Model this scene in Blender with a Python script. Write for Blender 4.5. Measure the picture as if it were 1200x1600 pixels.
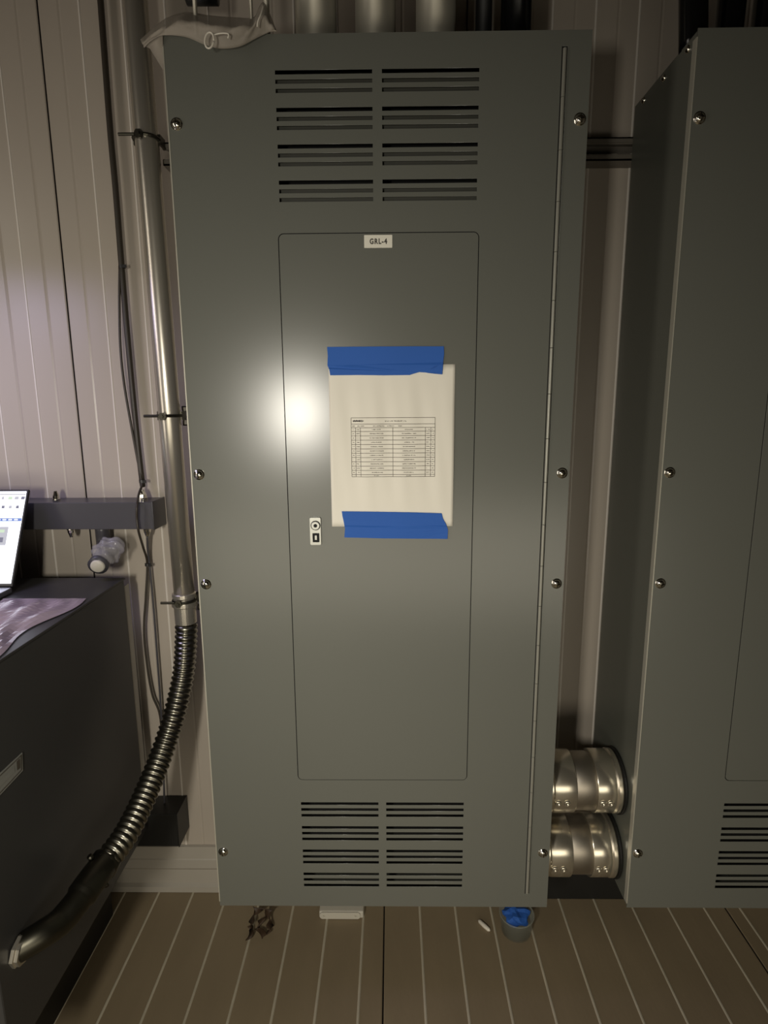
import bpy, bmesh, math, random
from math import sin, cos, pi
from mathutils import Vector, Matrix
random.seed(4)
for o in list(bpy.data.objects): bpy.data.objects.remove(o)
SC = bpy.context.scene; COL = SC.collection

# ------------------------------------------------------------------ camera
F = 913.8; PITCH, YAW, ROLL = -.1841, -.0129, -.0060
CAM = Vector((.0202, -1.0171, 1.2273))
FWD = Vector((sin(YAW)*cos(PITCH), cos(YAW)*cos(PITCH), sin(PITCH)))
_r = Vector((cos(YAW), -sin(YAW), 0)); _u = _r.cross(FWD)
RT = _r*cos(ROLL) + _u*sin(ROLL); UP = -_r*sin(ROLL) + _u*cos(ROLL)
cd = bpy.data.cameras.new('camera'); cam = bpy.data.objects.new('camera', cd); COL.objects.link(cam)
cd.sensor_fit = 'VERTICAL'; cd.sensor_height = 36; cd.lens = F/1600*36; cd.clip_start = .02
cam.matrix_world = Matrix(((RT.x, UP.x, -FWD.x, CAM.x), (RT.y, UP.y, -FWD.y, CAM.y), (RT.z, UP.z, -FWD.z, CAM.z), (0, 0, 0, 1)))
SC.camera = cam
def ray(px, py): return FWD + RT*((px-600)/F) + UP*((800-py)/F)
def at(px, py, y): v = ray(px, py); return CAM + v*((y-CAM.y)/v.y)        # point at depth y seen at a photo position
def atz(px, py, z): v = ray(px, py); return CAM + v*((z-CAM.z)/v.z)

# ------------------------------------------------------------------ light
SC.view_settings.view_transform = 'Standard'; SC.view_settings.look = 'None'
SC.view_settings.gamma = 1; SC.view_settings.use_curve_mapping = False
SC.view_settings.exposure = .08
w = bpy.data.worlds.new('world'); SC.world = w; w.use_nodes = True
w.node_tree.nodes['Background'].inputs[0].default_value = (.9, .85, .7, 1)
w.node_tree.nodes['Background'].inputs[1].default_value = .02
def area(name, loc, target, sx, sy, power, col, spread=180):
    l = bpy.data.lights.new(name, 'AREA'); l.shape = 'RECTANGLE'; l.size = sx; l.size_y = sy; l.energy = power; l.color = col; l.spread = math.radians(spread)
    o = bpy.data.objects.new(name, l); COL.objects.link(o); o.location = loc
    o.rotation_euler = (Vector(target)-Vector(loc)).to_track_quat('-Z', 'Y').to_euler(); return o
area('work_light', (-.345, -1.33, 1.19), (-.15, 0, .74), .10, .20, 4.2, (1, .945, .83), 110)
area('added_left_strip', (-1.75, -1.0, 1.15), (-.45, .25, 1.05), .35, 1.9, 6.4, (1, .91, .80))  # added tall light at left, unseen, for the conduit streak and wall ribs
area('room_light', (.1, -1.7, .50), (0, 0, .30), 2.0, .5, 4.2, (1, .91, .74), 125)
area('added_lavender_fill', (-.92, -.08, 1.50), (-.72, .22, .88), .25, .2, .8, (.66, .60, 1), 120)  # added lavender fill above the laptop, not cast by its screen

# ------------------------------------------------------------------ materials
def mat(name, col, rough=.5, metal=0, noise=0, nscale=8, bump=0, bscale=60, emit=None, estr=1, alpha=1, trans=0, coat=0, stretch=(1, 1, 1), rvar=0, ior=1.5):
    m = bpy.data.materials.new(name); m.use_nodes = True; nt = m.node_tree; b = nt.nodes['Principled BSDF']
    b.inputs['Base Color'].default_value = (*col, 1); b.inputs['Roughness'].default_value = rough; b.inputs['Metallic'].default_value = metal
    b.inputs['Alpha'].default_value = alpha; b.inputs['Transmission Weight'].default_value = trans; b.inputs['Coat Weight'].default_value = coat
    b.inputs['IOR'].default_value = ior
    if emit: b.inputs['Emission Color'].default_value = (*emit, 1); b.inputs['Emission Strength'].default_value = estr
    if noise or bump or rvar:
        tc = nt.nodes.new('ShaderNodeTexCoord'); mp = nt.nodes.new('ShaderNodeMapping'); mp.inputs['Scale'].default_value = stretch
        nt.links.new(tc.outputs['Object'], mp.inputs[0])
    if noise:
        n = nt.nodes.new('ShaderNodeTexNoise'); n.inputs['Scale'].default_value = nscale; n.inputs['Detail'].default_value = 5
        nt.links.new(mp.outputs[0], n.inputs[0])
        mx = nt.nodes.new('ShaderNodeMix'); mx.data_type = 'RGBA'
        mx.inputs[6].default_value = (*[c*(1-noise) for c in col], 1); mx.inputs[7].default_value = (*[min(1, c*(1+noise)) for c in col], 1)
        nt.links.new(n.outputs[0], mx.inputs[0]); nt.links.new(mx.outputs[2], b.inputs['Base Color'])
    if rvar:
        n3 = nt.nodes.new('ShaderNodeTexNoise'); n3.inputs['Scale'].default_value = nscale; nt.links.new(mp.outputs[0], n3.inputs[0])
        mr = nt.nodes.new('ShaderNodeMapRange'); mr.inputs[3].default_value = rough-rvar; mr.inputs[4].default_value = rough+rvar
        nt.links.new(n3.outputs[0], mr.inputs[0]); nt.links.new(mr.outputs[0], b.inputs['Roughness'])
    if bump:
        n2 = nt.nodes.new('ShaderNodeTexNoise'); n2.inputs['Scale'].default_value = bscale; n2.inputs['Detail'].default_value = 3
        bp = nt.nodes.new('ShaderNodeBump'); bp.inputs['Strength'].default_value = bump; bp.inputs['Distance'].default_value = .002
        nt.links.new(mp.outputs[0], n2.inputs[0]); nt.links.new(n2.outputs[0], bp.inputs['Height']); nt.links.new(bp.outputs[0], b.inputs['Normal'])
    return m
M = dict(
    panel=mat('grey_enamel', (.142, .145, .125), .25),
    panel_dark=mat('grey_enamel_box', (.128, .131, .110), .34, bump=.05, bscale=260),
    slot_backing=mat('dim_interior_tone', (.05, .05, .04), .6),  # dim interior shade put into the colour
    edge=mat('edge_highlight_tone', (.50, .48, .40), .35, .3),  # edge highlight put into a lighter colour
    gap=mat('dark_gap', (.006, .006, .006), .8),  # near-black, shade of gaps and recesses put into the colour
    wall=mat('painted_wall_panel', (.43, .38, .32), .33, noise=.05, nscale=2.5, stretch=(4, 1, .5), bump=.03, bscale=30),
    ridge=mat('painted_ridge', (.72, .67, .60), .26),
    groove=mat('panel_joint', (.05, .042, .035), .6),
    floor=mat('painted_floor_panel', (.25, .195, .12), .55, noise=.14, nscale=5, stretch=(3, .8, 1), bump=.15, bscale=40),
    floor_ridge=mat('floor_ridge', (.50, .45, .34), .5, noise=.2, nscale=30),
    ceiling=mat('ceiling_paint', (.10, .09, .075), .7),
    room=mat('room_paint', (.42, .38, .31), .6),
    base=mat('cove_trim', (.38, .35, .30), .4, noise=.1, nscale=6),
    steel=mat('galvanised_steel', (.60, .56, .48), .28, .82, rvar=.06, nscale=9, stretch=(1, 1, .2), noise=.08),
    pipe=mat('satin_conduit', (.50, .47, .39), .38, .6, noise=.1, nscale=5, stretch=(2, 2, .3)),
    latch=mat('brushed_latch', (.40, .40, .36), .38, .6),
    chrome=mat('bright_zinc', (.78, .75, .66), .14, 1),
    coupling=mat('polished_coupling', (.66, .61, .50), .24, .88, noise=.05, nscale=10),
    coupling_body=mat('dull_nipple', (.42, .38, .32), .45, 1, noise=.08, nscale=20),
    hinge=mat('hinge_steel', (.30, .295, .25), .4, .3),
    flex=mat('flexible_steel', (.24, .23, .19), .28, 1),
    dull=mat('dull_cast_metal', (.085, .08, .062), .40, 1, noise=.2, nscale=20),
    strut=mat('strut_steel', (.20, .18, .15), .4, .4),
    rubber=mat('black_rubber', (.008, .008, .008), .5),
    gloss_black=mat('glossy_black_cable', (.004, .004, .004), .2),
    cable=mat('brown_black_cable', (.035, .028, .020), .45),
    tie=mat('cable_tie', (.01, .01, .01), .4),
    wireway=mat('dark_grey_wireway', (.06, .058, .065), .35, bump=.05, bscale=200),
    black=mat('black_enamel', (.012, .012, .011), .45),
    trafo=mat('charcoal_enamel', (.048, .047, .046), .42),
    paper=mat('copy_paper', (.80, .76, .66), .6, noise=.02, nscale=20, stretch=(4, 1, .6)),
    ink=mat('printer_ink', (.09, .075, .055), .7),
    inkbold=mat('printer_ink_bold', (.06, .05, .045), .7),
    tape=mat('blue_painters_tape', (.018, .105, .43), .75, noise=.05, nscale=12, bump=.1, bscale=120),
    tag=mat('label_plastic', (.80, .77, .66), .35),
    tagink=mat('label_lettering', (.05, .045, .035), .5),
    bag=mat('translucent_plastic', (.46, .41, .34), .6, alpha=.55),
    clear=mat('clear_plastic', (.5, .48, .5), .2, alpha=.38),
    cup=mat('clear_cup', (.45, .47, .40), .25, alpha=.30),
    ring=mat('pale_plastic', (.75, .70, .60), .3),
    white=mat('white_plastic', (.55, .52, .44), .45),
    leaf=mat('brown_rubber_scrap', (.045, .025, .012), .6, noise=.5, nscale=30),
    laptop=mat('silver_laptop', (.3, .3, .33), .35, .8),
    bezel=mat('black_bezel', (.01, .01, .012), .3),
    screen=mat('laptop_display', (.02, .02, .02), .4, emit=(.86, .88, 1), estr=2.6),
    s_blue=mat('display_blue_bar', (.01, .01, .02), .4, emit=(.16, .25, .60), estr=1.0),
    s_grey=mat('display_grey', (.02, .02, .02), .4, emit=(.5, .5, .56), estr=1.0),
    s_green=mat('display_green', (.02, .02, .02), .4, emit=(.6, .75, .55), estr=1.0),
    s_dark=mat('display_dark', (.02, .02, .02), .4, emit=(.18, .18, .25), estr=1.0),
    plate_label=mat('silver_nameplate', (.38, .38, .35), .4, .3),
)

# ------------------------------------------------------------------ helpers
def obj(name, bm, m, parent=None, smooth=False, bevel=0):
    me = bpy.data.meshes.new(name)
    if isinstance(bm, bmesh.types.BMesh):
        bmesh.ops.recalc_face_normals(bm, faces=bm.faces); bm.to_mesh(me); bm.free()
    else: me = bm; me.name = name
    ms = m if isinstance(m, (list, tuple)) else [m]
    for x in ms: me.materials.append(x)
    o = bpy.data.objects.new(name, me); COL.objects.link(o)
    if smooth:
        for p in me.polygons: p.use_smooth = True
    if bevel:
        b = o.modifiers.new('bevel', 'BEVEL'); b.width = bevel; b.segments = 2; b.limit_method = 'ANGLE'
    if parent: put(o, parent)
    return o
def put(o, parent):                       # geometry is written in world coordinates: keep it there under the parent
    o.parent = parent; o.matrix_parent_inverse = Matrix.Translation(parent.location).inverted()
def thing(name, label, cat, loc=(0, 0, 0), group=None):
    o = bpy.data.objects.new(name, None); COL.objects.link(o); o.location = loc; o.empty_display_size = .05
    o['label'] = label; o['category'] = cat
    if group: o['group'] = group
    return o
def tag(o, label, cat, group=None):
    o['label'] = label; o['category'] = cat
    if group: o['group'] = group
    return o
def struct(o): o['kind'] = 'structure'; return o
def B(): return bmesh.new()
def box(bm, x0, x1, y0, y1, z0, z1, mi=0):
    vs = [bm.verts.new((x, y, z)) for x in (x0, x1) for y in (y0, y1) for z in (z0, z1)]
    for f in ((0, 1, 3, 2), (4, 6, 7, 5), (0, 4, 5, 1), (2, 3, 7, 6), (0, 2, 6, 4), (1, 5, 7, 3)):
        bm.faces.new([vs[i] for i in f]).material_index = mi
    return bm
def frame_of(d):
    d = d.normalized(); a = Vector((0, 0, 1)) if abs(d.z) < .9 else Vector((1, 0, 0))
    u = d.cross(a).normalized(); return u, d.cross(u).normalized()
def lathe(bm, p, d, prof, n=24, mi=0, cap=True):    # prof: (distance along d, radius)
    p = Vector(p); d = Vector(d).normalized(); u, v = frame_of(d); rings = []
    for t, r in prof:
        rings.append([bm.verts.new(p+d*t+(u*cos(2*pi*i/n)+v*sin(2*pi*i/n))*max(r, 1e-5)) for i in range(n)])
    for a, b in zip(rings, rings[1:]):
        for i in range(n): bm.faces.new((a[i], a[(i+1) % n], b[(i+1) % n], b[i])).material_index = mi
    if cap:
        for r in (rings[0], rings[-1]): bm.faces.new(r).material_index = mi
    return bm
def catmull(pts, k=10):
    pts = [Vector(p) for p in pts]; q = [pts[0]*2-pts[1]]+pts+[pts[-1]*2-pts[-2]]; out = []
    for i in range(1, len(q)-2):
        a, b, c, d = q[i-1:i+3]
        for j in range(k):
            t = j/k; out.append(.5*((2*b)+(c-a)*t+(2*a-5*b+4*c-d)*t*t+(3*b-a-3*c+d)*t**3))
    out.append(pts[-1]); return out
def tube(bm, pts, rad, n=12, smoothk=0, mi=0):
    pts = catmull(pts, smoothk) if smoothk else [Vector(p) for p in pts]
    u = None; rings = []
    for i, p in enumerate(pts):
        t = (pts[min(i+1, len(pts)-1)]-pts[max(i-1, 0)]).normalized()
        if u is None: u, _ = frame_of(t)
        u = (u-t*u.dot(t)).normalized(); v = t.cross(u)
        r = rad(i/(len(pts)-1)) if callable(rad) else rad
        rings.append([bm.verts.new(p+(u*cos(2*pi*k/n)+v*sin(2*pi*k/n))*r) for k in range(n)])
    for a, b in zip(rings, rings[1:]):
        for k in range(n): bm.faces.new((a[k], a[(k+1) % n], b[(k+1) % n], b[k])).material_index = mi
    for r in (rings[0], rings[-1]): bm.faces.new(r).material_index = mi
    return bm
def resample(pts, step):
    out = [pts[0]]; acc = 0
    for a, b in zip(pts, pts[1:]):
        L = (b-a).length; t = step-acc
        while t <= L: out.append(a.lerp(b, t/L)); t += step
        acc = L-(t-step)
    return out
def rrect(x0, x1, z0, z1, r=0, n=5):
    if r <= 0: return [(x0, z0), (x1, z0), (x1, z1), (x0, z1)]
    out = []
    for cx, cz, a in ((x1-r, z0+r, -90), (x1-r, z1-r, 0), (x0+r, z1-r, 90), (x0+r, z0+r, 180)):
        for i in range(n+1): t = math.radians(a+90*i/n); out.append((cx+r*cos(t), cz+r*sin(t)))
    return out
def plate(loops, y0, y1):                  # flat sheet in the x-z plane with holes, thickness y0..y1
    cu = bpy.data.curves.new('c', 'CURVE'); cu.dimensions = '2D'; cu.fill_mode = 'BOTH'; cu.extrude = abs(y1-y0)/2
    for lp in loops:
        s = cu.splines.new('POLY'); s.points.add(len(lp)-1); s.use_cyclic_u = True
        for i, (x, z) in enumerate(lp): s.points[i].co = (x, z, 0, 1)
    o = bpy.data.objects.new('c', cu); COL.objects.link(o); bpy.context.view_layer.update()
    me = bpy.data.meshes.new_from_object(o.evaluated_get(bpy.context.evaluated_depsgraph_get()))
    bpy.data.objects.remove(o)
    bm = bmesh.new(); bm.from_mesh(me); bpy.data.meshes.remove(me)
    ym = (y0+y1)/2
    for v in bm.verts: v.co = Vector((v.co.x, ym-v.co.z, v.co.y))
    bmesh.ops.remove_doubles(bm, verts=bm.verts, dist=1e-6)
    return bm
def text_mesh(body, size, x, z, y, sx=1, bold=0, spacing=1):
    cu = bpy.data.curves.new('t', 'FONT'); cu.body = body; cu.size = size; cu.align_x = 'CENTER'; cu.align_y = 'CENTER'
    cu.offset = bold; cu.extrude = .00005; cu.space_character = spacing
    o = bpy.data.objects.new('t', cu); COL.objects.link(o); bpy.context.view_layer.update()
    me = bpy.data.meshes.new_from_object(o.evaluated_get(bpy.context.evaluated_depsgraph_get())); bpy.data.objects.remove(o)
    bm = bmesh.new(); bm.from_mesh(me); bpy.data.meshes.remove(me)
    for v in bm.verts: v.co = Vector((x+v.co.x*sx, y-v.co.z, z+v.co.y))
    return bm

# ------------------------------------------------------------------ setting
WY = .28
XL, XR, YB, ZC = -2.4, 2.6, -3.2, 2.7
P = .0845
def panel_surface(name, seams, lines, dents, x0, x1, place, mats):
    # place(x, d) -> two end points; d is height above the sheet.  Ribbed sheet-metal skin
    prof = [(x0, 0, 0)]; wl_ = .0022 if name == 'floor' else .0017
    feats = [(s, 's') for s in seams]+[(l, 'l') for l in lines]+[(d, 'd') for d in dents]
    for x, k in sorted(feats):
        if not x0+.01 < x < x1-.01: continue
        if k == 's': prof += [(x-.0035, 0, 0), (x-.0016, -.0012, 2), (x-.0014, -.009, 2), (x+.0014, -.009, 2), (x+.0016, -.0012, 0), (x+.0035, 0, 0)]
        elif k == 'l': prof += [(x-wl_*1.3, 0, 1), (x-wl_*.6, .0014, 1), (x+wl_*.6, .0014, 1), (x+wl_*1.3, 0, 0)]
        else: prof += [(x-.0035, 0, 0), (x, -.0011, 0), (x+.0035, 0, 0)]
    prof.append((x1, 0, 0)); bm = B(); prev = None
    for x, d, mi in prof:
        a, b = place(x, d); cur = (bm.verts.new(a), bm.verts.new(b))
        if prev: bm.faces.new((prev[0], cur[0], cur[1], prev[1])).material_index = pm
        prev = cur; pm = mi
    a0, b0 = place(x1, -.05); a1, b1 = place(x0, -.05)
    c = [bm.verts.new(v) for v in (a0, b0)]; bm.faces.new((prev[0], c[0], c[1], prev[1]))
    return struct(obj(name, bm, mats))
seams = [-.669-.0+.84*k for k in range(-2, 4)]
wl = [-.669+.84*k+.084*(j+1)-.002 for k in range(-2, 4) for j in range(9)]
wd = [-.669+.84*k+.042+.084*j for k in range(-2, 4) for j in range(10)]
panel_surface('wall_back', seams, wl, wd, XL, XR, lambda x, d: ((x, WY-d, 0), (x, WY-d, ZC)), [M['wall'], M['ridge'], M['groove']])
fs = [-.001+.84*k for k in range(-2, 4)]
fl = [-.001+.84*k+.0875*(j+1)-.035*0 for k in range(-2, 4) for j in range(9)]
fl = [x for x in fl]
fl = [-.0515-.0877*k for k in range(20)]+[.0864+.0875*k for k in range(20)]
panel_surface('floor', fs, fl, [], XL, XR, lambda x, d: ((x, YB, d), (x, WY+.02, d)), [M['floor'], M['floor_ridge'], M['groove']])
struct(obj('ceiling', box(B(), XL, XR, YB, WY, ZC, ZC+.05), M['ceiling']))
struct(obj('wall_left', box(B(), XL-.05, XL, YB, WY, 0, ZC), M['room']))
struct(obj('wall_right', box(B(), XR, XR+.05, YB, WY, 0, ZC), M['room']))
struct(obj('wall_front', box(B(), XL, XR, YB-.05, YB, 0, ZC), M['room']))
bm = B(); prof = [(WY+.001, 0), (WY-.012, .001), (WY-.012, .016), (WY-.004, .022), (WY-.003, .060), (WY-.010, .070), (WY-.010, .094), (WY-.008, .096), (WY-.008, .130), (WY+.001, .131)]
pr = None
for y, z in prof:
    cur = (bm.verts.new((XL, y, z)), bm.verts.new((XR, y, z)))
    if pr: bm.faces.new((pr[0], pr[1], cur[1], cur[0]))
    pr = cur
struct(obj('baseboard_back', bm, M['base']))

# ------------------------------------------------------------------ panelboard cabinets
CX, ZB, ZT, DEP = .3305, .2265, 1.7867, .239
SCREWS = [1.6626, 1.1058, .9055, .3509]
def screw_bm(x, z, r=.0076):
    bm = lathe(B(), (x, 0, z), (0, -1, 0), [(0, r*1.25), (.0008, r*1.25), (.0008, r), (.0022, r*.97), (.0042, r*.75), (.0055, r*.42), (.0058, 0)], 20, cap=False)
    box(bm, x-r*.7, x+r*.7, -.0062, -.0054, z-.0006, z+.0006, 1); box(bm, x-.0006, x+.0006, -.0062, -.0054, z-r*.7, z+r*.7, 1)
    return bm
def cabinet(label):
    t = thing('electrical_panel', label, 'electrical panel', (0, DEP, ZB), 'tall grey electrical panels')
    bm = B(); e = .003                      # open-fronted box
    X0, X1 = -CX+.002, CX-.002
    box(bm, X0, X0+e, .0021, DEP, ZB+.001, ZT-.001); box(bm, X1-e, X1, .0021, DEP, ZB+.001, ZT-.001)
    box(bm, X0+e, X1-e, .0021, DEP, ZB+.001, ZB+.001+e); box(bm, X0+e, X1-e, .0021, DEP, ZT-.001-e, ZT-.001)
    box(bm, X0+e, X1-e, DEP-e, DEP, ZB+e, ZT-e)
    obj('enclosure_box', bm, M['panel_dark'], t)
    # near-black sheet added behind the louvres for the shade in the slots
    obj('slot_shade_sheet', box(B(), -.26, .26, .055, .058, ZB+.03, ZT-.03), M['gap'], t)
    slots = []
    for z0 in (1.7338, .4588):
        for g in range(4):
            for s in range(3):
                z = z0-.0526*g-.0129*s
                for a, b in ((-.1585, -.0072), (.0078, .1590)): slots.append((a, b, z-.0031, z+.0031))
    HX = .2893
    outer = rrect(-CX, HX-.0045, ZB, ZT)
    door = rrect(-.1615, .1630, .5116, 1.4985, .008)
    door_hole = rrect(-.1632, .1646, .5100, 1.5002, .0095)
    cov = plate([outer, door_hole]+[rrect(*s) for s in slots], 0, .0018)
    
    obj('front_cover', cov, M['panel'], t)
    bf = B()                                # added plates toned as dim interior behind the lower two slots of upper groups
    for g in range(4):
        z = 1.7338-.0526*g
        box(bf, -.165, .165, .0105, .0115, z-.034, z-.0035)
    obj('slot_backing', bf, M['slot_backing'], t)
    rim = B(); box(rim, -CX-.0010, -CX+.0009, -.0005, .012, ZB+.01, ZT-.012)
    obj('folded_edge', rim, M['edge'], t)
    L = [(HX-.0045, ZB), (CX, ZB), (CX, ZT), (HX-.0045, ZT), (HX-.0045, 1.765), (HX+.0045, 1.765), (HX+.0045, .2570), (HX-.0045, .2570)]
    obj('side_trim', plate([L], 0, .0018), M['panel'], t)
    dr = obj('door', plate([door], -.0004, .0018), M['panel'], t)
    obj('door_gap_shade', plate([rrect(-.17, .17, .502, 1.508), rrect(-.15, .15, .522, 1.488)], .0021, .0035), M['gap'], t)  # near-black frame added as shade behind the door gap
    bm = B()                                # piano hinge: leaf darkened as gap shade, plus knuckles
    box(bm, HX-.0045, HX+.0045, .0022, .003, .257, 1.765, 1)
    z = .2596; k = 0
    while z < 1.762:
        z2 = min(z+.0755, 1.762)
        lathe(bm, (HX, -.0006, z), (0, 0, 1), [(0, .0024), (.0003, .0030), (z2-z-.0008, .0030), (z2-z-.0005, .0024)], 12); z = z2
    obj('piano_hinge', bm, [M['hinge'], M['gap']], t, smooth=False)
    for x in (-.3170, .3175):
        for z in SCREWS: obj('screw', screw_bm(x, z), [M['chrome'], M['dull']], t, smooth=True)
    # latch: keyed lock above a square finger pull (pieces of the door)
    x0, x1, z0, z1 = -.1245, -.1050, .9795, 1.0290
    bm = plate([rrect(x0, x1, z0, z1, .0025), rrect(x0+.0045, x1-.0030, z0+.0050, z0+.0215, .001)], -.0050, .0002)
    box(bm, x0+.0085, x1-.0072, -.0062, -.0012, z0+.0095, z0+.0175)
    obj('latch_plate', bm, M['latch'], dr, bevel=.0006)
    bm = box(B(), x0+.0045, x1-.0031, -.0012, -.0003, z0+.005, z0+.0215)
    lathe(bm, (-.1142, -.0049, 1.0150), (0, -1, 0), [(0, .0088), (.0004, .0088)], 24)
    obj('latch_recess', bm, M['gap'], dr)  # recess floor and lock outline darkened as painted shade
    bm = lathe(B(), (-.1142, -.0050, 1.0150), (0, -1, 0), [(0, .0078), (.0022, .0078), (.0030, .0068), (.0030, .0034), (.0012, .0034), (.0012, 0)], 24, cap=False)
    lathe(bm, (-.1142, -.0066, 1.0150), (0, -1, 0), [(0, .0032), (.0006, .0032)], 16, 1)
    obj('key_lock', bm, [M['latch'], M['gap']], dr)
    return t
cabA = cabinet('tall grey electrical panel labelled with a paper schedule and blue tape, between conduits')
def copy_tree(o, off):
    def rec(s, par):
        c = s.copy(); COL.objects.link(c)
        if par: c.parent = par; c.matrix_parent_inverse = s.matrix_parent_inverse
        for ch in list(s.children): rec(ch, c)
        return c
    r = rec(o, None); r.location = o.location+Vector(off); return r
bpy.context.view_layer.update()
cabB = copy_tree(cabA, (.8208, 0, 0)); cabB['label'] = 'tall grey electrical panel at the right edge without any paper, louvres cut off by frame'
bm = B()                                    # name label
obj('name_label', plate([rrect(-.0226, .0232, 1.4762, 1.4958, .0008)], -.0012, -.0005), M['tag'], cabA)
nl = bpy.data.objects['name_label']
obj('lettering', text_mesh('GRL-4', .0112, 0.0005, 1.4857, -.0014, .80, .00045, 1.25), M['tagink'], nl)
# cover screws along the top of the right panel's side
for (px, py) in ((1076, 73), (1038, 118), (1006, 153)):
    v = ray(px, py); p = CAM+v*((.4902+.002-CAM.x)/v.x)
    o = obj('side_screw', lathe(B(), (.4924, p.y, p.z-.004), (-1, 0, 0), [(0, .006), (.002, .006), (.0045, .003), (.0048, 0)], 14, cap=False), M['chrome'], None, True)
    put(o, cabB)

# ------------------------------------------------------------------ paper schedule and tape
px0, px1, pz0, pz1 = -.0853, .1286, 1.0122, 1.2910
def paper_y(x, z):
    u = (x-px0)/(px1-px0); v = (z-pz0)/(pz1-pz0); s = math.sin(pi*v)
    return -.0012-.0022*s*(.6+.4*sin(u*pi))-.0009*s*sin(u*21+1.3)-.0005*sin(u*43+v*6)*s
bm = B(); N, K = 44, 30; g = [[bm.verts.new((px0+(px1-px0)*i/N-.0012*(1-j/K)*0, paper_y(px0+(px1-px0)*i/N, pz0+(pz1-pz0)*j/K), pz0+(pz1-pz0)*j/K)) for j in range(K+1)] for i in range(N+1)]
for i in range(N):
    for j in range(K): bm.faces.new((g[i][j], g[i+1][j], g[i+1][j+1], g[i][j+1]))
ps = thing('paper_sheet', 'white printed circuit schedule sheet taped to the grey panel door', 'paper', (.02, 0, pz0))
pp = obj('sheet', bm, M['paper'], ps, True)
sol = pp.modifiers.new('thick', 'SOLIDIFY'); sol.thickness = .0002; sol.offset = 0
bm = B()
def on_paper(px, py): p = at(px, py, -.003); return p.x, p.z
def stroke(xa, za, xb, zb, w, mi=0):
    n = max(1, int(max(abs(xb-xa), abs(zb-za))/.006)); d = Vector((xb-xa, 0, zb-za)).normalized(); s = Vector((-d.z, 0, d.x))*w/2
    for i in range(n):
        a = Vector((xa+(xb-xa)*i/n, 0, za+(zb-za)*i/n)); b = Vector((xa+(xb-xa)*(i+1)/n, 0, za+(zb-za)*(i+1)/n))
        vs = []
        for p in (a-s, b-s, b+s, a+s): vs.append(bm.verts.new((p.x, paper_y(p.x, p.z)-.00035, p.z)))
        bm.faces.new(vs).material_index = mi
TX0, TZ1 = on_paper(548.5, 653); TX1, TZ0 = on_paper(679, 744.5)
fx = lambda t: TX0+(TX1-TX0)*t
fz = lambda t: TZ1-(TZ1-TZ0)*t
rows = [0, .10, .165]+[.165+.0655*(i+1) for i in range(11)]+[.958, 1.0]
rows = [0, .105, .165, .228]+[.228+.0735*(i+1) for i in range(10)]+[1.0]
LW = .0008
for r in rows: stroke(fx(0), fz(r), fx(1), fz(r), LW)
for c, a in ((0, 0), (1, 0), (.05, .165), (.11, .165), (.497, .165), (.885, .165), (.95, .165)): stroke(fx(c), fz(a), fx(c), fz(1), LW)
def scribble(c, r, w, h, mi=0, dens=1):      # print too small to read: short uneven strokes
    x = c-w/2
    while x < c+w/2:
        dx = random.uniform(.0007, .0012)
        if random.random() < .86:
            stroke(fx(0)*0+x, fz(r)-h/2*random.uniform(.5, 1), x, fz(r)+h/2*random.uniform(.4, 1), .0006*dens, mi)
            if random.random() < .6: zz = fz(r)+random.uniform(-h/2, h/2)*.8; stroke(x, zz, x+dx, zz, .00055, mi)
        x += dx
scribble(fx(.085), .052, .0175, .0036, 1, 1.9); scribble(fx(.53), .057, .036, .0018)
for c, w in ((.03, .006), (.115, .011), (.295, .009), (.365, .010), (.47, .011), (.585, .006)): scribble(fx(c), .137, w, .0016)
for i in range(11):
    r = .197 if i == 0 else .228+.0735*(i-.5)
    ww = .016 if i == 0 else random.uniform(.019, .025)
    scribble(fx(.305), r, ww, .0017); scribble(fx(.69), r, ww*random.uniform(.85, 1.05), .0017)
    scribble(fx(.08), r, .0050, .0016); scribble(fx(.918), r, .0054, .0017)
    scribble(fx(.025), r, .0022, .0015); scribble(fx(.975), r, .0025, .0015)
scribble(fx(.30), .982, .008, .0016); scribble(fx(.69), .982, .008, .0016)
obj('printed_table', bm, [M['ink'], M['inkbold']], ps)
def tape(pxs, label, crease):
    pts = [at(x, y, -.0038) for x, y in pxs]
    bm = plate([[(p.x, p.z) for p in pts]], -.0042, -.0034)
    bmesh.ops.triangulate(bm, faces=bm.faces)
    bmesh.ops.subdivide_edges(bm, edges=bm.edges, cuts=3, use_grid_fill=False)
    for v in bm.verts:
        v.co.y += -.00006*sin(v.co.x*230+v.co.z*90)-crease(v.co.x, v.co.z)
        if not (px0 < v.co.x < px1 and pz0 < v.co.z < pz1): v.co.y += .0014
    return tag(obj('masking_tape', bm, M['tape'], None), label, 'tape', 'blue tape strips on the schedule')
tape([(511, 542), (560, 541.5), (640, 541), (693.5, 541), (694, 552), (692.5, 566), (691, 585), (678, 584), (664, 582), (655, 581.5), (646, 584), (640, 586), (600, 586.5), (560, 586), (516, 586.5), (514.5, 578), (511.5, 571), (512, 556)],
     'blue tape strip over the top edge of the schedule sheet', lambda x, z: .0028*math.exp(-((x-.093)/.004)**2) if z < 1.315 else 0)
tape([(534, 799), (580, 799.5), (640, 800.5), (690, 802), (692, 810), (697, 819), (700, 828), (699, 842), (660, 842), (600, 841.5), (538, 840), (539, 826), (537, 815), (535, 806)],
     'blue tape strip over the bottom edge of the schedule sheet', lambda x, z: .0025*max(0, (x-.100)/.02)*max(0, (1.015-z)/.03))

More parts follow.
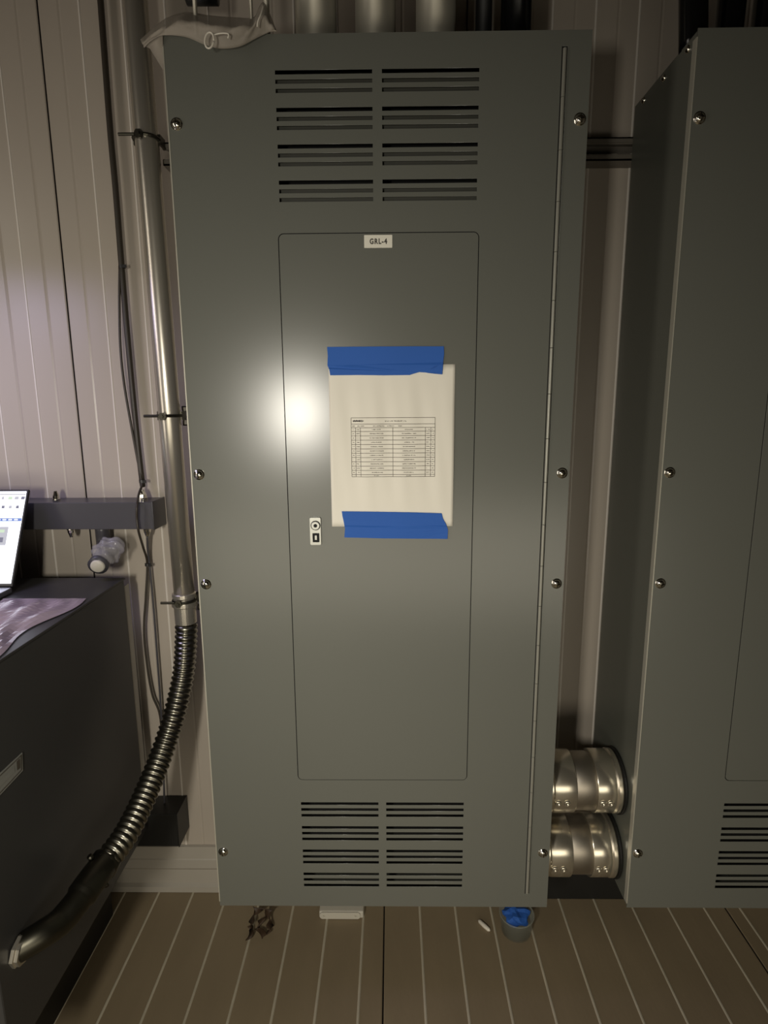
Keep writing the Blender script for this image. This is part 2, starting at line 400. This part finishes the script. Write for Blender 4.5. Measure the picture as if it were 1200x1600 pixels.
# ------------------------------------------------------------------ strut channels behind the panels
def strut(z, x0, x1, label):
    bm = B(); y0, y1, h = WY-.0405, WY-.0005, .0206; e = .0026
    for s in (-1, 1):
        box(bm, x0, x1, y0, y1-e, z+s*h-(e if s > 0 else 0), z+s*h+(0 if s > 0 else e))
        box(bm, x0, x1, y0, y0+e, min(z+s*h, z+s*(h-.0095)), max(z+s*h, z+s*(h-.0095)))
        box(bm, x0, x1, y0+e, y0+.008, min(z+s*(h-.0095), z+s*(h-.0120)), max(z+s*(h-.0095), z+s*(h-.0120)))
    # back web with elongated slots
    holes = []; x = x0+.018
    while x+.03 < x1: holes.append(rrect(x, x+.028, z-.0065, z+.0065, .006, 4)); x += .048
    pb = plate([rrect(x0, x1, z-h, z+h)]+holes, y1-e, y1)
    me = bpy.data.meshes.new('t'); pb.to_mesh(me); pb.free(); bm.from_mesh(me)
    return tag(obj('strut_channel', bm, M['strut']), label, 'strut channel', 'slotted strut rails on the wall')
strut(1.7125, -.4285, 1.20, 'slotted steel strut crossing the upper gap between the two grey panels')
strut(1.203, -.4245, -.335, 'short strut end holding the tall conduit at mid height')
strut(.79, -.4205, -.335, 'short strut end behind the conduit just above its coupling')

# ------------------------------------------------------------------ tall conduit with straps, coupling and flexible tail
con = thing('metal_conduit', 'tall shiny metal conduit on the wall left of the grey panel', 'conduit', (-.437, .214, .82))
def cx(z): return -.4380-(z-.85)*.0108
RC = .0222
obj('pipe', tube(B(), [(cx(2.6), .214, 2.6), (cx(1.9), .214, 1.9), (cx(1.3), .214, 1.3), (cx(.78), .214, .78)], RC, 32), M['steel'], con, True)
bm = B(); xx = cx(.88)
lathe(bm, (xx, .214, .820), (0, 0, -1), [(0, .0232), (.002, .0255), (.010, .0255), (.012, .0236), (.019, .0236), (.021, .0275), (.030, .0275), (.032, .0236), (.070, .0232), (.072, .0205)], 32)
obj('coupling', bm, M['steel'], con, False, .0004)
for (z, dx) in ((1.728, 0), (1.204, 0), (.803, 0)):
    x = cx(z)
    bm = B()
    tube(bm, [(x+(RC+.002)*cos(a), .214-(RC+.002)*sin(a), z) for a in [pi*i/14 for i in range(15)]], .0034, 6)
    box(bm, x-RC-.004, x-RC, .214, WY-.0405, z-.009, z+.009); box(bm, x+RC, x+RC+.004, .214, WY-.0405, z-.009, z+.009)
    lathe(bm, (x-.014, .190, z), (-1, 0, 0), [(0, .003), (.030, .003)], 8)
    lathe(bm, (x-.004, .188, z-.001), (0, -1, 0), [(0, .0085), (.005, .0085)], 6)
    lathe(bm, (x-.004, .183, z-.001), (0, -1, 0), [(0, .0035), (.005, .0035)], 10)
    obj('pipe_strap', bm, M['dull'], con)
# upper strap sits on the long strut; put strut height there
flexpts = [(291, 975, .214), (291, 992, .213), (287, 1050, .20), (273, 1115, .15), (253, 1177, .10), (227, 1242, .03), (197, 1303, -.04), (160, 1354, -.10)]
fp = catmull([at(x, y, d) for x, y, d in flexpts], 30)
fp = resample(fp, .00085)
fl = B()
def ribs(t):
    i = t*(len(fp)-1); ph = (i % 14)/14; return 0.0212+.0034*max(0, sin(pi*min(1, ph*1.25)))
tube(fl, fp, ribs, 20)
fx_o = obj('flexible_hose', fl, M['flex'], con, True)
end = [at(163, 1350, -.095), at(142, 1378, -.14), at(118, 1412, -.18), at(93, 1441, -.21), at(64, 1461, -.238), Vector((-.561, -.258, .400))]
bm = B(); tube(bm, end, lambda t: .0255 if t < .35 else .0225-.004*max(0, t-.5), 24, 8)
d0 = (end[1]-end[0]).normalized()
lathe(bm, end[0]-d0*.012, d0, [(0, .024), (.003, .0275), (.020, .0275), (.024, .025)], 8)
e0 = end[0]+d0*.012
lathe(bm, e0+Vector((-.010, -.006, .024)), (-.3, -.3, 1), [(0, .005), (.010, .005)], 8)
lathe(bm, e0+Vector((.018, -.02, -.012)), (.6, -.8, -.1), [(0, .004), (.006, .004)], 8)
obj('angle_connector', bm, M['dull'], con, True)
bm = lathe(B(), (-.5595, -.258, .400), (1, 0, -.1), [(0, .024), (.005, .024), (.006, .0215), (.011, .0215)], 8)
lk = obj('locknut', bm, M['steel'], con)

# ------------------------------------------------------------------ wireways on the wall
def wireway(z0, z1, x0, x1, m, name, label, yb=WY-.0018):
    t = thing(name, label, 'wireway', (x1, yb, z0), None)
    y0 = .21
    bm = box(B(), x0, x1, y0+.0015, yb, z0, z1); obj('trough', bm, m, t, False, .001)
    bm = box(B(), x0, x1-.001, y0, y0+.0015, z0+.0005, z1-.0005); obj('cover_strip', bm, m, t, False, .0006)
    bm = plate([rrect(y0-.001, yb, z0-.0015, z1+.0015)], 0, .0022)
    for v in bm.verts: v.co = Vector((x1-.0004+v.co.y, v.co.x, v.co.z))
    obj('end_cap', bm, m, t, False, .0005)
    return t
wwA = wireway(.9625, 1.0215, -1.75, -.4925, M['wireway'], 'wiring_trough', 'dark grey rectangular wireway on the wall behind the laptop')
def hub(px, py, y, up, par, r=.0085):
    p = at(px, py, y); z = 1.0215 if up > 0 else .9625
    bm = lathe(B(), (p.x, y, z), (0, 0, up), [(-.0005, r*1.15), (.005, r*1.15), (.006, r), (.012, r*.9), (.020, r*.55), (.022, r*.5)], 14)
    obj('cable_connector', bm, M['chrome'], par, False); return p.x
hx = hub(223, 774, .245, 1, wwA); hub(88, 779, .235, 1, wwA, .007)
hd = hub(230, 832, .245, -1, wwA); hub(111, 831, .235, -1, wwA, .007)
wwB = wireway(.184, .270, -1.75, -.4925, M['black'], 'wiring_trough', 'black wireway low on the wall above the baseboard, left of the panel')
# bare black wireway under the thick connectors
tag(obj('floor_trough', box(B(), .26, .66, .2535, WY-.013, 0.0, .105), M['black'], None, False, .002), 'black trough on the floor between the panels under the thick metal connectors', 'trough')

# ------------------------------------------------------------------ cables down the left wall
CY = .262
def cable(name, pts, r, label, y=CY, m='cable'):
    ps = [at(*p, y) if len(p) == 2 else at(*p) for p in pts]
    return tag(obj(name, tube(B(), ps, r, 10, 8), M[m], None, True), label, 'cable')
cable('power_cable', [(152, -60), (157, 0), (172, 200), (181, 300), (190, 415), (197, 500), (206, 600), (215, 690), (222, 752), (223, 760)], .0060, 'thick dark cable hanging down the ribbed wall into the grey wireway')
cable('thin_cable', [(187, 415, .258), (186.5, 470, .258), (188, 540, .258), (194, 600, .258), (206, 670, .258), (219, 740, .258), (222, 756, .25), (217, 772, .23), (214, 790, .198), (214, 812, .198), (217, 832, .20), (224, 856, .24), (230, 880, .262), (228, 930, .262), (225, 985, .262), (230, 1040, .262), (238, 1085, .262), (250, 1118, .262), (255, 1180, .262)], .0026, 'thin cable leaving the thick cable, crossing the wireway front and dropping behind the hose')
cable('riser_cable', [(230, 838, .245), (231, 860, .255), (234, 885, .262), (240, 950), (246, 1030), (251, 1100), (255, 1180), (257, 1262, .25)], .0023, 'pale grey cable running from under the upper wireway to the black wireway', m='wireway')
for px, py, d, lb in ((191, 417, CY-.002, 'black cable tie high on the hanging cables'), (222, 752, .255, 'black cable tie just above the grey wireway'), (231, 882, .262, 'black cable tie below the grey wireway')):
    p = at(px, py, d)
    bm = lathe(B(), p+Vector((0, 0, -.003)), (0, 0, 1), [(0, .0065), (.0062, .0065)], 14); box(bm, p.x+.004, p.x+.011, p.y-.008, p.y-.004, p.z-.003, p.z+.003)
    tag(obj('cable_tie', bm, M['tie']), lb, 'cable tie', 'cable ties on the hanging cables')

# fitting wrapped in clear plastic below the wireway
t = thing('conduit_fitting', 'bagged conduit fitting with pale round end cap hanging below the grey wireway', 'fitting', (-.61, .22, .9625))
a0 = Vector((-.622, .245, .9620)); a1 = Vector((-.622, .245, .925)); c0 = at(163, 868, .20); c1 = at(153, 884, .165)
obj('neck', tube(B(), [a0, a1, c0], .015, 16, 6), M['wireway'], t, True)
obj('body', tube(B(), [c0+Vector((.012, .03, .015)), c0, c1], lambda s: .017+.004*s, 18, 5), M['wireway'], t, True)
dd = (CAM-c1).normalized()*.3+(c1-c0).normalized()
obj('end_cap', lathe(B(), c1, dd, [(-.006, .0145), (.003, .0145), (.005, .012), (.0052, 0)], 20, cap=False), M['white'], t, True)
bm = B(); bmesh.ops.create_icosphere(bm, subdivisions=4, radius=1)
for v in bm.verts:
    n = v.co.copy(); k = 1+.10*sin(n.x*7+n.z*5)+.07*sin(n.y*11+n.z*9)
    v.co = at(168, 862, .19)+Vector((n.x*.031*k+n.z*.010, n.y*.024*k, n.z*.031*k))
obj('plastic_wrap', bm, M['clear'], t, True)

# ------------------------------------------------------------------ large connectors between the panels
for zc, px_mid, lb in ((.4455, 0, 'upper of the two thick shiny conduit connectors joining the panels'), (.2935, 0, 'lower of the two thick shiny conduit connectors, above the floor trough')):
    t = thing('conduit_nipple', lb, 'conduit', (.41, .095, zc), 'thick conduit connectors between the panels')
    yc, r = .095, .0575
    XA, XB = CX-.0005, .8208-CX+.0005
    obj('nipple_pipe', lathe(B(), (XA, yc, zc), (1, 0, 0), [(0, r), (XB-XA, r)], 48), M['coupling_body'], t, True)
    xa = at(903, 1225, yc-r).x; xb = at(936, 1225, yc-r).x
    for s, e, fl_ in ((XA+.002, xa, 0), (xb, XB-.006, 1)):
        L = e-s; R = r+.0042
        if fl_: pr_ = [(0, r), (0, R), (.0015, R+.0006), (L*.68, R+.0006), (L*.74, R-.0010), (L*.80, R+.0018), (L*.94, R+.0018), (L, R-.0015), (L, r)]
        else: pr_ = [(0, r), (0, R-.001), (L*.10, R+.0018), (L*.20, R+.0018), (L*.26, R-.001), (L*.34, R+.0004), (L-.0015, R+.0006), (L, R), (L, r)]
        cp = obj('set_screw_coupling', lathe(B(), (s, yc, zc), (1, 0, 0), pr_, 64), M['coupling'], t, False)
        for f in cp.data.polygons: f.use_smooth = True
        md = cp.modifiers.new('e', 'EDGE_SPLIT'); md.split_angle = .5
        for q in (.36, .66):
            xx = s+L*(q if not fl_ else q-.18); a = math.radians(-9)
            d = Vector((0, -cos(a), sin(a)))
            bm = lathe(B(), Vector((xx, yc, zc))+d*(R-.001), d, [(0, .0068), (.003, .0068), (.0046, .0052), (.0046, .0028), (.002, .0026), (.002, 0)], 14, cap=False)
            obj('set_screw', bm, M['coupling'], cp, True)
    obj('lock_ring', lathe(B(), (XB-.006, yc, zc), (1, 0, 0), [(0, r), (0, r+.0085), (.004, r+.0085), (.0058, r+.006), (.0058, r)], 48), M['black'], t)

# ------------------------------------------------------------------ conduits rising from the panel tops
def riser(pa, pb, y, m, label, name='vertical_conduit', cat='conduit', grp=None, z0=ZT-.001):
    a = at(pa, 20, y).x; b = at(pb, 20, y).x; r = (b-a)/2; x = (a+b)/2
    t = thing(name, label, cat, (x, y, z0), grp)
    obj('pipe', lathe(B(), (x, y, z0), (0, 0, 1), [(0, r), (ZC-z0, r)], 32), m, t, True)
    obj('locknut', lathe(B(), (x, y, z0+.0005), (0, 0, 1), [(0, r*.9), (0, r*1.12), (.006, r*1.12), (.006, r*.9)], 8), M['dull'], t)
G = 'silver conduits on top of the middle panel'
riser(462, 526, .11, M['pipe'], 'leftmost of three silver conduits rising from the middle panel top', grp=G)
riser(555, 618, .11, M['pipe'], 'middle of three silver conduits rising from the middle panel top', grp=G)
riser(650, 712, .11, M['pipe'], 'rightmost of three silver conduits rising from the middle panel top', grp=G)
G = 'black flexible conduits above the panels'
riser(743, 769, .13, M['rubber'], 'narrow black conduit just right of the silver conduits', 'black_conduit', grp=G)
riser(783, 830, .11, M['gloss_black'], 'wider glossy black conduit right of the narrow black one', 'black_conduit', grp=G)
def slanted(pxa, pxb, y, label, skew):
    a = at(pxa, 30, y).x; b = at(pxb, 30, y).x; r = (b-a)/2; x = (a+b)/2
    tag(obj('black_conduit', tube(B(), [(x, y, ZT-.001), (x+skew*.1, y, ZT+.12), (x+skew*.3, y+.01, ZT+.45), (x+skew*.3, y+.01, ZC)], r, 24, 8), M['gloss_black'], None, True), label, 'conduit', G)
slanted(1066, 1108, .06, 'leftmost glossy black conduit on the right panel top', -.10)
slanted(1118, 1160, .09, 'second glossy black conduit on the right panel top', .02)
slanted(1176, 1222, .09, 'black conduit on the right panel top cut by the frame edge', .02)
G = 'thin rods above the middle panel'
for (pa, pb, m, lb) in ((301, 308, 'pipe', 'thin pale rod rising behind the plastic bag, far left on the panel'), (389, 395, 'pipe', 'thin rod left of the gap above the plastic bag'), (411, 421, 'pipe', 'slightly thicker rod right above the bag peak')):
    a, b = at(pa, 10, .07).x, at(pb, 10, .07).x
    tag(obj('threaded_rod', lathe(B(), ((a+b)/2, .07, ZT-.001), (0, 0, 1), [(0, (b-a)/2), (ZC-ZT, (b-a)/2)], 12), M[m], None, True), lb, 'rod', G)
p0 = at(283, 4, .16); p1 = at(340, 4, .16)
bm = tube(B(), [(p0.x+.01, .16, p0.z+.012), (p1.x, .16, p1.z+.012)], .016, 16); 
tube(bm, [(p0.x+.025, .16, p0.z+.012), (p0.x+.025, .16, ZC)], .012, 12)
tag(obj('junction_fitting', bm, M['black'], None, True), 'black fitting above the left corner of the middle panel', 'fitting')
p0, p1 = at(395, -4, .15), at(412, -4, .15)

# ------------------------------------------------------------------ plastic bag draped over the panel corner
top = [(219, 62, .03), (240, 43, .05), (262, 27, .08), (292, 19, .09), (330, 24, .09), (370, 27, .09), (396, 27, .08), (404, 12, .05), (412, 3, .04), (422, 22, .05), (432, 47, .04)]
mid = [(222, 67, .01), (244, 50, .0), (268, 38, -.012), (295, 34, -.018), (330, 42, -.022), (368, 44, -.024), (394, 40, -.02), (404, 30, -.015), (414, 27, -.012), (424, 38, -.01), (432, 48, -.005)]
bot = [(225, 75, .012), (238, 62, .0), (256, 55, -.008), (290, 58, -.010), (320, 70, -.014), (345, 76, -.014), (374, 73, -.012), (396, 62, -.010), (410, 55, -.008), (422, 50, -.006), (432, 49, -.004)]
bm = B(); rows_ = []
cs = [catmull([at(*p) for p in r], 5) for r in (top, mid, bot)]
K = 10
for i in range(len(cs[0])):
    a, b, c = cs[0][i], cs[1][i], cs[2][i]; rr = []
    for k in range(K+1):
        s = k/K; p = a*(1-s)**2+b*2*s*(1-s)+c*s*s if False else (a.lerp(b, s*2) if s < .5 else b.lerp(c, s*2-1))
        w_ = sin(pi*s); p = p+Vector((0, -.0014*w_*(sin(i*.9+k*.7)+.6*sin(i*.37-k*1.3)), .0015*w_*sin(i*1.3+k)))
        if p.z < ZT+.003 and p.y > -.004 and p.x > -CX: p.y = -.004
        rr.append(bm.verts.new(p))
    rows_.append(rr)
for i in range(len(rows_)-1):
    for k in range(K): bm.faces.new((rows_[i][k], rows_[i+1][k], rows_[i+1][k+1], rows_[i][k+1]))
wg = [at(*p) for p in ((228, 72, .012), (256, 54, -.006), (256.5, 80, .002), (257, 110, .006), (246, 92, .01), (236, 76, .012))]
bm.faces.new([bm.verts.new(p+Vector((-.0015, 0, 0))) for p in wg])
t = thing('plastic_bag', 'crumpled translucent plastic bag over the top left corner of the middle panel', 'plastic bag', (-.25, -.01, ZT))
o = obj('bag_film', bm, M['bag'], t, True); s_ = o.modifiers.new('thick', 'SOLIDIFY'); s_.thickness = .0006
p = at(327, 63, -.036); bm = B()
tube(bm, [p+Vector((.0065*cos(a)+.002*sin(a), 0, .0105*sin(a)-.001*cos(a))) for a in [2*pi*i/20 for i in range(21)]], .0014, 8)
tube(bm, [at(332, 55, -.034), at(345, 52, -.034), at(357, 53, -.033), at(356, 60, -.032)], .0012, 6, 3)
obj('tie_ring', bm, M['ring'], t, True)
bm = tube(B(), [at(412, 8, -.01), at(408, 22, -.022), at(403, 34, -.025), at(402, 42, -.024)], .0013, 6, 4)
obj('bag_fold', bm, M['ring'], t, True)

# ------------------------------------------------------------------ transformer cabinet at left with its plinth
TX, TY0, TY1, TZ0_, TZ = -.56, -.3045, .1965, .24, .858
t = thing('transformer_cabinet', 'large charcoal metal cabinet at the left that the hose enters', 'cabinet', (-.9, -.05, 0))
obj('cabinet_body', box(B(), -1.35, TX, TY0, TY1, TZ0_, TZ-.004), M['trafo'], t, False, .003)
obj('cabinet_top', box(B(), -1.353, TX+.002, TY0-.002, TY1+.002, TZ-.004, TZ), M['trafo'], t, False, .0012)
obj('back_flange', box(B(), TX-.004, TX-.001, TY1, TY1+.022, TZ0_+.13, TZ-.02), M['base'], t)
obj('plinth', box(B(), -1.30, -.664, -.27, TY1+.004, 0.001, TZ0_), M['black'], t)
bm = B()
def side(px, py, off): v = ray(px, py); return CAM+v*((TX+off-CAM.x)/v.x)
q = [side(*p, .0012) for p in ((-40, 1246), (35, 1176), (36, 1204), (-40, 1286))]
f1 = [bm.verts.new(v) for v in q]; bm.faces.new(f1)
f2 = [bm.verts.new(v-Vector((.0011, 0, 0))) for v in q]; bm.faces.new(f2)
for i in range(4): bm.faces.new((f1[i], f1[(i+1) % 4], f2[(i+1) % 4], f2[i]))
def quad(pts, mi, off=.0016):
    f = bm.faces.new([bm.verts.new(side(*p, off)) for p in pts]); f.material_index = mi
quad([(-40, 1259), (22, 1197), (23, 1206), (-40, 1272)], 0)
quad([(26, 1190), (31, 1185), (31.5, 1200), (27, 1204)], 1)
quad([(-40, 1250), (33, 1180), (33, 1181.5), (-40, 1251.5)], 1); quad([(-40, 1281), (33, 1203), (33, 1204.5), (-40, 1283)], 1)
quad([(32.5, 1180), (34, 1178.5), (34.3, 1203), (33, 1204)], 1)
obj('rating_label', bm, [M['plate_label'], M['ink']], t)

# ------------------------------------------------------------------ laptop
lap = thing('laptop', 'open laptop with bright white screen on the charcoal cabinet', 'laptop', (-.90, .0, TZ))
lx1 = -.7365; lx0 = lx1-.315
obj('laptop_base', box(B(), lx0, lx1, -.135, .093, TZ+.0008, TZ+.013), M['laptop'], lap, False, .003)
bm = B()
for r in range(5):
    for c in range(14): box(bm, lx0+.02+c*.0197, lx0+.0375+c*.0197, .062-r*.019-.016, .062-r*.019, TZ+.0131, TZ+.0139)
obj('keyboard', bm, M['bezel'], lap)
obj('trackpad', box(B(), lx0+.1, lx1-.1, -.125, -.055, TZ+.0128, TZ+.0133), M['bezel'], lap)
hz = Vector((0, .093, TZ+.012)); q_ = side(45, 765, 0)
# lid leans back; find lean so that its top right corner meets the view of the photographed corner
v = ray(45, 765); tt = (lx1-CAM.x)/v.x; tp = CAM+v*tt
ld = Vector((0, tp.y-hz.y, tp.z-hz.z)); LH = ld.length; ld.normalize(); ln = Vector((0, -ld.z, ld.y))
def lid(u, s, n): return Vector((lx0+u, 0, 0))+Vector((0, hz.y, hz.z))+ld*s+ln*n
def lidbox(bm, u0, u1, s0, s1, n0, n1, mi=0):
    vs = [bm.verts.new(lid(u, s, n)) for u in (u0, u1) for s in (s0, s1) for n in (n0, n1)]
    for f in ((0, 1, 3, 2), (4, 6, 7, 5), (0, 4, 5, 1), (2, 3, 7, 6), (0, 2, 6, 4), (1, 5, 7, 3)): bm.faces.new([vs[i] for i in f]).material_index = mi
    return bm
lo = obj('laptop_lid', lidbox(B(), 0, .315, .002, LH, -.006, 0), M['bezel'], lap, False, .001)
sb = lidbox(B(), .004, .311, .008, LH-.004, 0, .0006, 0)
def sc(u0, u1, s0, s1, mi, n=.0010): lidbox(sb, u0, u1, s0, s1, .0006, n, mi)
H_ = LH
sc(.004, .311, H_-.012, H_-.009, 2); sc(.004, .311, H_*.665, H_*.700, 1)
for k in range(9): sc(.20+.012*k, .207+.012*k, H_*.676, H_*.688, 0, .0013)
for k in range(16): sc(.10+.0135*k, .10+.0135*k+random.uniform(.004, .009), H_*.895, H_*.925, [2, 3, 2, 4][k % 4])
for k in range(14): sc(.10+.015*k, .10+.015*k+.006, H_*.80, H_*.83, [2, 4][k % 2])
sc(.17, .287, H_*.42, H_*.61, 2); sc(.175, .28, H_*.45, H_*.50, 4, .0013); sc(.175, .28, H_*.55, H_*.58, 3, .0013)
obj('screen', sb, [M['screen'], M['s_blue'], M['s_grey'], M['s_green'], M['s_dark']], lap)

# crumpled plastic wrapper on the cabinet top beside the laptop
random.seed(9)
bm = B(); NX, NY = 22, 30; gg = []
for i in range(NX+1):
    rr = []
    for j in range(NY+1):
        u, v_ = i/NX, j/NY
        x = -.735+.160*u+.012*sin(v_*9); y = -.28+.335*v_
        edge = min(u, 1-u, v_, 1-v_)
        z = TZ+.002+min(1, edge*8)*(.006+.005*sin(u*9+v_*5)*sin(v_*13-u*4)+.004*sin(u*23+v_*17))
        rr.append(bm.verts.new((x, y, max(TZ+.0015, z))))
    gg.append(rr)
for i in range(NX):
    for j in range(NY): bm.faces.new((gg[i][j], gg[i+1][j], gg[i+1][j+1], gg[i][j+1]))
o = tag(obj('plastic_wrapper', bm, mat('pinkish_film', (.62, .50, .56), .18, alpha=.75), None, False), 'crumpled glossy wrapper lying on the charcoal cabinet in front of the laptop', 'wrapper')
s_ = o.modifiers.new('thick', 'SOLIDIFY'); s_.thickness = .0004; s_.offset = 1

# ------------------------------------------------------------------ small litter on the floor below the panel
def floorpt(px, py, z=0): return atz(px, py, z)
a = floorpt(392, 1470); b = floorpt(420, 1425)
bm = B()
path1 = [floorpt(387, 1468, .006), floorpt(393, 1455, .012), floorpt(392, 1440, .02), floorpt(400, 1424, .03), floorpt(414, 1420, .035), floorpt(421, 1432, .022), floorpt(423, 1448, .010), floorpt(413, 1462, .008), floorpt(404, 1452, .012), floorpt(408, 1436, .02)]
pc = catmull(path1, 8)
u = None
prev = None
for i, p in enumerate(pc):
    wv = .009+.005*sin(i*.55); ti = Vector((cos(i*.35), sin(i*.35)*.6, .5)).normalized()*wv
    cur = (bm.verts.new(p+ti), bm.verts.new(p-ti*.6+Vector((0, 0, 0))))
    for c in cur: c.co.z = max(c.co.z, .0025)
    if prev: bm.faces.new((prev[0], cur[0], cur[1], prev[1]))
    prev = cur
o = tag(obj('rubber_scrap', bm, M['leaf'], None, True), 'curled dark brown scrap on the floor below the left of the panel', 'scrap')
s_ = o.modifiers.new('thick', 'SOLIDIFY'); s_.thickness = .002; s_.offset = 0
# pale bracket plate with rounded foot
a = floorpt(500, 1436).x; b = floorpt(563, 1436).x; y = floorpt(530, 1437).y
t = thing('bracket_plate', 'small pale bracket lying on the floor under the panel centre', 'bracket', ((a+b)/2, y, 0))
bm = plate([rrect(a, b, .0015, .019, .007), rrect(a+.008, a+.013, .008, .013, .0024), rrect(b-.013, b-.008, .008, .013, .0024)], y, y+.003)
obj('foot_plate', bm, M['white'], t, False, .0006)
obj('bracket_tray', box(B(), a-.002, b+.008, y+.003, y+.055, .001, .020), M['white'], t, False, .003)
# white chip
p = floorpt(757, 1446, .003); bm = B()
lathe(bm, p+Vector((-.012, .014, 0)), (.8, -1, 0), [(0, .002), (.004, .0045), (.02, .005), (.032, .0045), (.036, .002)], 10)
tag(obj('plastic_chip', bm, M['ring'], None, True), 'tiny white plastic piece on the floor left of the blue wad', 'plastic piece')
# clear plastic cup with blue tape wad
c = floorpt(811, 1474); c.y += .034
t = thing('plastic_cup', 'clear plastic tub on the floor under the right side of the middle panel', 'tub', (c.x, c.y, 0))
bm = lathe(B(), (c.x, c.y, .001), (0, 0, 1), [(0, 0), (0, .034), (.045, .039), (.0455, .041), (.048, .041), (.048, .0385), (.002, .0325), (.002, 0)], 32, cap=False)
obj('tub_wall', bm, M['cup'], t, True)
bm = B(); bmesh.ops.create_icosphere(bm, subdivisions=3, radius=1)
for v in bm.verts:
    n = v.co.copy(); k = 1+.16*sin(n.x*6+n.z*4)+.12*sin(n.y*8+1)
    v.co = Vector((c.x+n.x*.029*k, c.y-.002+n.y*.027*k, .046+n.z*.016*k))
tag(obj('tape_wad', bm, M['tape'], None, False), 'crumpled wad of blue tape in the clear tub on the floor', 'tape')
